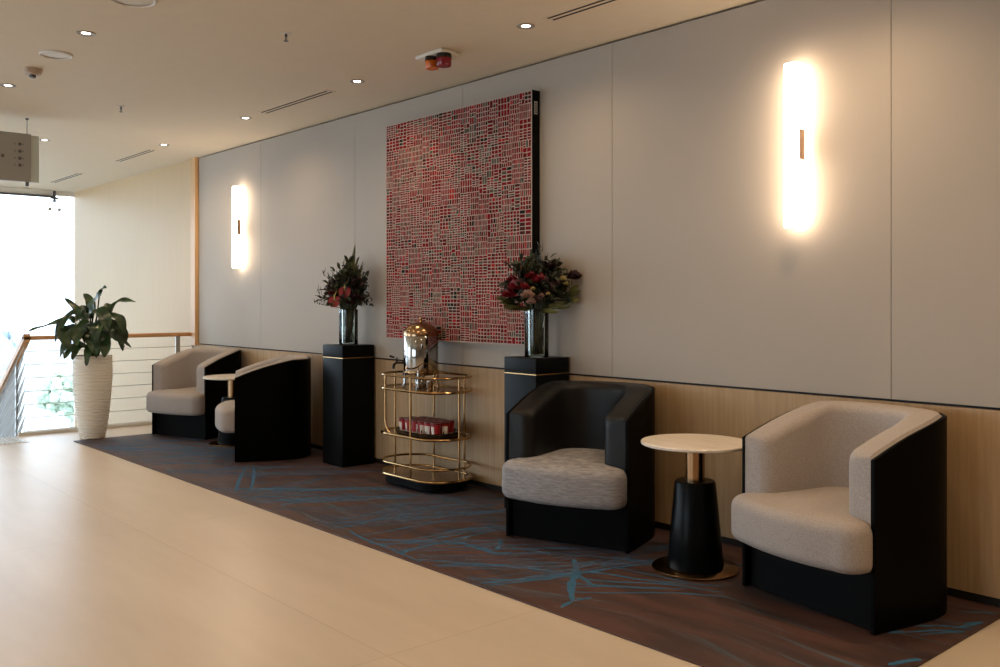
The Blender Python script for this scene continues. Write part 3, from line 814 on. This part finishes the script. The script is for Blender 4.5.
for s in (-1, 1):
    q = Vector((.83*s, -.55*s, 0)); b = B()
    tube(b, [q*.106+UP*.30, q*.135+UP*.305, q*.140+UP*.29, q*.135+UP*.27, q*.106+UP*.275], .006, 8); obj('side_handle', b, M['chrome'], ur)

# glass on top shelf beside the urn
tb = thing('shot_glass', 'tiny metal cup standing right of the urn on the trolley top', 'cup', (tx+.10, ty-.04, uz))
b = B(); lathe(b, [(0, 0), (.018, 0), (.020, .004), (.024, .062), (.022, .062), (.018, .008), (0, .008)], 24, cap=False); obj('cup_body', b, M['chrome'], tb)

# tray with cups
ax, ay, az = tx+.045, ty-.015, Zf+.3535
ty_ = thing('serving_tray', 'oval black serving tray holding red and white cups on the middle shelf', 'tray', (ax, ay, az))
to = stadium(.47, .30, 12, .13)
b = B(); n = len(to); rings = []
for s, z in ((-.03, 0), (0, .004), (.012, .03), (.016, .032), (.008, .026), (-.008, .010), (-.03, .008)):
    q = []
    for x, y in to:
        d = Vector((x, y)); d *= (d.length+s)/d.length; q.append(b.verts.new((d.x, d.y, z)))
    rings.append(q)
for a_, c_ in zip(rings, rings[1:]):
    for i in range(n): b.faces.new((a_[i], a_[(i+1) % n], c_[(i+1) % n], c_[i]))
b.faces.new(rings[0]); b.faces.new(rings[-1]); obj('tray_body', b, M['blackp'], ty_)
def cup_body(rnd):
    b = B(); nseg = 24; zs = [0, .012, .03, .05, .066, .082]
    rr = [.027, .028, .0295, .031, .0325, .0335]; rings = [[b.verts.new((r*math.cos(2*PI*i/nseg), r*math.sin(2*PI*i/nseg), z)) for i in range(nseg)] for r, z in zip(rr, zs)]
    for a in range(5):
        for i in range(nseg):
            f = b.faces.new((rings[a][i], rings[a][(i+1) % nseg], rings[a+1][(i+1) % nseg], rings[a+1][i]))
            f.material_index = 1 if ((i//5) % 2 == 0 and a > 0) or (a == 4) else (2 if a == 1 and i % 4 == 0 else 0)
    b.faces.new(rings[0]); return b
cup0 = None
ords = ['leftmost', 'second from left', 'third from left', 'fourth from left', 'fifth from left', 'rightmost']
for row, (yy, n_, nm) in enumerate(((-.072, 6, 'front'), (.0, 6, 'middle'), (.07, 5, 'back'))):
    for k in range(n_):
        x = -.18+k*.072 if n_ == 6 else -.144+k*.072
        od = ords[k] if k < n_-1 else 'rightmost'
        lab = 'red and white lidded cup in the %s row on black tray, %s' % (nm, od)
        loc = (ax+x, ay+yy, az+.0085); rz = [0, 1.1, 2.3, .5, 1.7][(k*2+row) % 5]
        if cup0 is None:
            cup0 = thing('paper_cup', lab, 'cup', loc, rz, 'red and white cups on the tray')
            obj('cup_body', cup_body(rnd), [M['cup_white'], M['cup_red'], M['blackp']], cup0)
            b = B(); lathe(b, [(0, .0815), (.035, .0815), (.036, .085), (.034, .090), (.030, .088), (0, .088)], 24, cap=False); obj('lid', b, M['cup_dark'], cup0)
        else: dup(cup0, loc, rz, lab)

# ---------------------------------------------------------------- wall lights
M['tube_glow'] = emis('sconce_diffuser', (1.0, .78, .58), SCONCE_E)
def sconce(label, x, zc):
    t = thing('wall_sconce', label, 'wall light', (x, WY, zc), 0, 'vertical tube wall lights')
    b = B(); lathe(b, [(0, -.388), (.042, -.388), (.044, -.383), (.044, .383), (.042, .388), (0, .388)], 32, 0, -.055, cap=False); obj('diffuser_tube', b, M['tube_glow'], t)
    b = B(); box(b, .0445, .051, -.078, -.038, -.072, .072, .002); box(b, -.012, .012, -.012, 0, -.02, .02); obj('bracket', b, mat('pinkish_bronze', (.50, .36, .27), .5, .6), t)
    for z in (-.391, .391):
        b = B(); tube(b, [(0, -.055, z-.003), (0, -.055, z+.003)], .018, 20); obj('end_cap', b, M['steel'], t)
sconce('glowing vertical tube wall light at the right, above the nearest beige armchair', -2.35, 1.995)
sconce('glowing vertical tube wall light at the far end, above the distant armchairs', -8.24, 1.965)

# ---------------------------------------------------------------- ceiling fittings
M['lamp'] = emis('downlight_lamp', (1, .93, .85), 14)
names = {(-8.72, 3.43): 'recessed downlight nearest the end wall, beyond the far ceiling slot', (-7.01, 3.43): 'recessed downlight near the wall above the distant armchairs',
         (-5.34, 3.43): 'recessed downlight near the wall left of the painting, past the slot', (-3.66, 3.43): 'recessed downlight near the wall just left of the nearest ceiling slot',
         (-7.05, 1.68): 'recessed downlight at the left edge below the smoke detector', (-5.39, 1.68): 'recessed downlight at upper left beside the round ceiling speaker',
         (-9.2, 2.50): 'recessed downlight just right of the hanging sign'}
dl0 = None
def downlight(x, y, lab):
    global dl0
    if dl0 is None:
        t = thing('downlight', lab, 'ceiling light', (x, y, ZC), 0, 'recessed ceiling downlights')
        b = B(); lathe(b, [(.025, -.0005), (.050, -.0005), (.050, -.004), (.046, -.006), (.030, -.002), (.025, -.002)], 32, cap=False)
        obj('trim_ring', b, mat('downlight_rim', (.34, .31, .27), .5), t)
        b = B(); lathe(b, [(0, -.0025), (.021, -.0025), (.024, -.001), (.024, -.0005), (0, -.0005)], 24, cap=False); obj('lamp_face', b, M['lamp'], t)
        dl0 = t
    else: t = dup(dl0, (x, y, ZC), 0, lab)
    L = bpy.data.lights.new('downlight_beam', 'SPOT'); L.energy = DOWNLIGHT_W*((.85 if x < -3 else 1.7) if y > 3 else 1.2); L.color = (1, .72, .45); L.spot_size = R(155); L.spot_blend = 1.0; L.shadow_soft_size = .04
    lo = bpy.data.objects.new('downlight_beam', L); C.objects.link(lo); lo.location = (x, y, ZC-.02)
for (x, y), lab in names.items(): downlight(x, y, lab)
for x in (-1.98, -.3, 1.4, 3.1): downlight(x, 3.43, 'recessed downlight near the wall, added out of view at right for its light')  # unseen downlights from here on, added to light the room
for x in (-3.7, -2.0, -.3, 1.4, 3.1): downlight(x, 1.68, 'recessed downlight above the tiled walkway, added out of view for its light')
for y in (-.8, -3.3):
    for x in (-7.05, -3.7, -.3, 3.1): downlight(x, y, 'recessed downlight added unseen behind the camera to light the room')
for (x, y), lab, r in (((-5.965, 1.686), 'flush round white ceiling speaker between the downlight and the smoke detector', .095), ((-4.62, 1.66), 'flush round ceiling speaker cut by the top edge of the picture', .115)):
    t = thing('ceiling_speaker', lab, 'speaker', (x, y, ZC), 0, 'round ceiling speakers')
    b = B(); lathe(b, [(r*.85, -.0005), (r, -.0005), (r, -.006), (r*.93, -.012), (r*.85, -.007)], 48, cap=False); obj('trim_ring', b, M['white'], t)
    b = B(); lathe(b, [(0, -.0065), (r*.86, -.0045), (r*.86, -.001), (0, -.001)], 48, cap=False); obj('grille', b, M['offwhite'], t)
t = thing('smoke_detector', 'small domed smoke detector on the ceiling at upper left', 'smoke detector', (-6.45, 1.68, ZC))
b = B(); lathe(b, [(0, 0), (.056, 0), (.056, -.018), (.048, -.036), (.024, -.040), (0, -.040)], 32, cap=False); obj('housing', b, mat('tan_plastic', (.50, .38, .28), .5), t)
b = B(); lathe(b, [(0, -.039), (.022, -.040), (.020, -.056), (.010, -.060), (0, -.060)], 24, cap=False); obj('sensor', b, M['steel_dark'], t)
for (x, y), lab in (((-4.646, 2.517), 'small sprinkler head on the ceiling, nearer one above the walkway'), ((-7.217, 2.506), 'small sprinkler head on the ceiling, farther one toward the sign')):
    t = thing('sprinkler', lab, 'sprinkler', (x, y, ZC), 0, 'ceiling sprinkler heads')
    b = B(); lathe(b, [(0, 0), (.030, 0), (.028, -.004), (.010, -.006), (0, -.006)], 24, cap=False); obj('escutcheon', b, M['offwhite'], t)
    b = B(); tube(b, [(0, 0, -.004), (0, 0, -.022)], .007, 10)
    for s in (-1, 1): tube(b, [(s*.006, 0, -.02), (s*.011, 0, -.03), (0, 0, -.044)], .0025, 6)
    lathe(b, [(0, -.045), (.014, -.045), (.014, -.047), (0, -.047)], 16, cap=False); obj('head', b, M['steel_dark'], t)
# slot diffusers
for x0, x1, y, lab in ((-3.50, -2.5, 3.44, 'linear ceiling air slot nearest the camera at the top edge'), (-6.73, -5.70, 3.44, 'linear ceiling air slot left of the painting'), (-10.07, -9.08, 3.46, 'linear ceiling air slot above the stair railing'), (-12.4, -11.3, 3.46, 'linear ceiling air slot closest to the tall window')):
    t = thing('air_slot', lab, 'air vent', (0, 0, ZC), 0, 'linear ceiling air slots')
    b = B(); box(b, x0, x1, y-.045, y+.045, -.003, -.0004); obj('frame', b, M['ceil'], t, smooth=False)
    for s in (-.020, .020):
        b = B(); box(b, x0+.02, x1-.02, y+s-.008, y+s+.008, -.0042, -.0015); obj('slot', b, M['dark'], t, smooth=False)
# fire beacons
t = thing('alarm_beacon', 'ceiling alarm unit with one red and one orange beacon above the painting', 'alarm', (-4.40, 3.40, ZC))
b = B(); box(b, -.16, .10, -.055, .055, -.022, -.0003, .006); obj('mounting_plate', b, M['offwhite'], t)
b = B(); box(b, .0, .08, -.02, .10, -.03, -.001, .006); obj('junction_box', b, M['offwhite'], t)
for dx, dy, nm, m_, r in ((.055, .0, 'red_beacon', 'lens_red', .046), (-.045, -.012, 'orange_beacon', 'lens_orange', .042)):
    b = B(); lathe(b, [(0, -.048), (r, -.048), (r, -.085), (r-.004, -.094), (r*.6, -.098), (0, -.098)], 32, dx, dy, cap=False); o = obj(nm, b, M[m_], t)
    b = B(); lathe(b, [(0, -.02), (r*1.0, -.02), (r*1.04, -.048), (0, -.048)], 32, dx, dy, cap=False); obj('collar', b, M['blackp'], o)
# hanging sign
sg = thing('hanging_sign', 'grey directory sign with faint marks hanging from the ceiling at the left edge', 'sign', (-8.22, 0, 0))
b = B(); box(b, -.02, .02, .55, 2.125, 2.235, 2.628, .002); obj('sign_board', b, M['screen_grey'], sg, smooth=False)
b = B(); box(b, -.006, .006, 2.126, 2.190, 2.235, 2.620); obj('glass_edge', b, mat('frosted_sign_edge', (.62, .68, .61), .3), sg, smooth=False)
for y in (.75, 2.10):
    b = B(); tube(b, [(0, y, 2.625), (0, y, ZC)], .003, 6); tube(b, [(0, y, ZC-.012), (0, y, ZC)], .012, 12); tube(b, [(.0, y, 2.20), (.0, y, 2.25)], .014, 12); obj('hanger_cable', b, M['steel_dark'], sg)
b = B()
for k, z in enumerate((2.538, 2.48, 2.422, 2.367)):
    box(b, .0200, .0212, 2.030, 2.052, z-.012, z+.012, mi=0); box(b, .0200, .0212, 2.000, 2.008, z-.008, z+.008, mi=1)
    box(b, .0200, .0212, 2.056, 2.068, z-.004, z+.006, mi=1)
box(b, .0200, .0212, 1.905, 1.925, 2.42, 2.445)
obj('sign_marks', b, [M['ink'], M['ink2']], sg, smooth=False)

# ---------------------------------------------------------------- planter and plant
pp = Vector((-8.80, 2.80, Zf))
pl = thing('planter_pot', 'tall tapered white ribbed pot standing at the far end of the carpet', 'plant pot', pp)
b = B(); NS, NR = 96, 150; rings = []
for k in range(NR+1):
    z = .755*k/NR; t_ = k/NR
    r = .108+(.172-.108)*math.sin(min(1, t_*1.12)*PI/2)**.9-.006*max(0, t_-.8)/.2
    q = []
    for i in range(NS):
        a = 2*PI*i/NS
        ph = noise.noise(Vector((math.cos(a)*1.8, math.sin(a)*1.8, z*5)))*2.2
        q.append(b.verts.new(((r+.0032*math.sin(z*2*PI/.024+ph))*math.cos(a), (r+.0032*math.sin(z*2*PI/.024+ph))*math.sin(a), z)))
    rings.append(q)
for r_, z in ((.158, .755), (.155, .70)): rings.append([b.verts.new((r_*math.cos(2*PI*i/NS), r_*math.sin(2*PI*i/NS), z)) for i in range(NS)])
for a_, c_ in zip(rings, rings[1:]):
    for i in range(NS): b.faces.new((a_[i], a_[(i+1) % NS], c_[(i+1) % NS], c_[i]))
b.faces.new(rings[0]); obj('pot_body', b, M['pot'], pl)
b = B(); lathe(b, [(0, .715), (.10, .712), (.154, .705), (.154, .69), (0, .69)], 40, cap=False); obj('soil', b, M['soil'], pl)
pk = thing('potted_plant', 'dark green broad leaved plant growing in the tall white ribbed pot', 'plant', pp+Vector((0, 0, .712)))
rnd = random.Random(5)
lf = B(); sm = B()
# broad leaves: (start), (middle), (tip) as right/up offsets in metres from the rim, depth, width
Lv = [((-.12, .36), (-.40, .27), (-.575, .22), -.05, .085), ((-.13, .30), (-.20, .33), (-.27, .12), -.12, .10), ((-.05, .30), (-.15, .43), (-.26, .53), .0, .075),
      ((-.02, .37), (-.06, .50), (-.13, .57), .08, .085), ((-.02, .38), (.04, .50), (.12, .60), -.04, .12), ((.07, .56), (.11, .61), (.145, .615), -.03, .07),
      ((.16, .42), (.25, .50), (.39, .49), .02, .07), ((.17, .38), (.28, .33), (.33, .19), -.06, .085), ((.17, .25), (.25, .15), (.28, .04), .0, .06),
      ((.22, .20), (.28, .12), (.33, .07), .05, .035), ((.05, .42), (.16, .36), (.22, .24), -.14, .13), ((.06, .30), (.13, .26), (.16, .15), -.22, .13),
      ((.10, .33), (.20, .20), (.28, .12), .05, .14), ((-.06, .22), (-.17, .12), (-.24, -.02), -.10, .11), ((-.06, .10), (-.12, .06), (-.165, -.02), -.16, .08),
      ((-.10, .28), (-.17, .21), (-.10, .06), -.18, .13), ((.12, .22), (.17, .10), (.175, -.01), -.12, .10), ((.02, .14), (.05, .02), (.06, -.08), -.20, .07),
      ((-.12, .12), (-.29, .16), (-.315, -.03), .08, .03), ((-.02, .36), (-.20, .40), (-.34, .34), .10, .08), ((.0, .2), (.08, .12), (.13, .02), -.17, .12),
      ((0, .33), (-.04, .22), (-.03, .10), -.2, .12), ((.05, .30), (.10, .40), (.05, .48), .12, .12), ((-.04, .18), (-.10, .26), (-.16, .22), .15, .13), ((.06, .16), (.16, .22), (.22, .12), .18, .13),
      ((.03, .1), (.10, .10), (.12, -.01), -.15, .08), ((-.02, .1), (-.06, .08), (-.10, -.03), -.15, .08)]
for k in range(9):      # shorter leaves filling the middle of the plant
    a_ = rnd.uniform(0, 6.28); q_ = rnd.uniform(.08, .2); z_ = rnd.uniform(.08, .40)
    Lv.append(((q_*.4*math.cos(a_), z_), (q_*math.cos(a_), z_+.05), (q_*1.7*math.cos(a_), z_-rnd.uniform(0, .10)), q_*1.2*math.sin(a_), rnd.uniform(.05, .08)))
for s_, m_, e_, dd, wd in Lv:
    P = [RV*s_[0]+UP*(s_[1]+.04)+FV*dd*.5, RV*m_[0]+UP*(m_[1]+.04)+FV*dd, RV*e_[0]+UP*(e_[1]+.04)+FV*dd*1.3]
    blade(lf, P, wd, (UP+(-FV)*rnd.uniform(.4, 1.1)+RV*rnd.uniform(-.3, .3)).normalized(), rnd.uniform(.1, .22))
    r0 = Vector((rnd.uniform(-.05, .05), rnd.uniform(-.05, .05), 0))
    tube(sm, [r0, r0.lerp(P[0], .5)+UP*.03, P[0]], .006, 6)
obj('foliage', lf, M['leaf'], pk); obj('stems', sm, M['stem'], pk)

# ---------------------------------------------------------------- outside, beyond the tall window
b = B(); box(b, -140, XG-.3, -70, 60, ZL-.3, ZL-.1); o = struct('ground_outside', b, M['asphalt'])
rnd = random.Random(3)
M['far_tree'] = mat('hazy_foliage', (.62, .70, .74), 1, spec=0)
def tree(x, y, h_, r, lab):
    t = thing('tree', lab, 'tree', (x, y, ZL-.1), 0, 'trees outside the tall window')
    b = B(); tube(b, [(0, 0, 0), (.1, .05, h_*.35), (0, .1, h_*.7)], .14, 10, radii=[.2, .15, .07]); obj('trunk', b, M['trunk'], t)
    b = B()
    for k in range(260):
        d = Vector((rnd.gauss(0, 1), rnd.gauss(0, 1), rnd.gauss(0, .8))); d = d.normalized()*r*rnd.uniform(.3, 1)
        c = Vector((0, 0, h_-r*.8))+Vector((d.x, d.y, d.z*.8))
        blob(b, c, r*rnd.uniform(.12, .22), rnd, 0, 2, .6)
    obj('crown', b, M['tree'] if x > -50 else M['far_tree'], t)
tree(-30, 8.9, 3.2, .85, 'small pale green tree outside, seen between the railing wires left of the pot')
tree(-33, 11.3, 3.4, .8, 'low round tree outside, seen through the railing wires close to the white pot')
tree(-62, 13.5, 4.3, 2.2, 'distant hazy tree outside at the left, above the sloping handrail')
b = B()
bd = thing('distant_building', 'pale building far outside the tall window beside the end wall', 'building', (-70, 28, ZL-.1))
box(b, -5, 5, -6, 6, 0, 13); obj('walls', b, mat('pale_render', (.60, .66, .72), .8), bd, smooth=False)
for k in range(4):
    b = B()
    for j in range(5): box(b, 4.98, 5.04, -5+j*2.1, -3.9+j*2.1, 1.5+k*2.9, 3+k*2.9)
    obj('window_row', b, mat('far_glass_%d' % k, (.35, .42, .48), .3), bd, smooth=False)
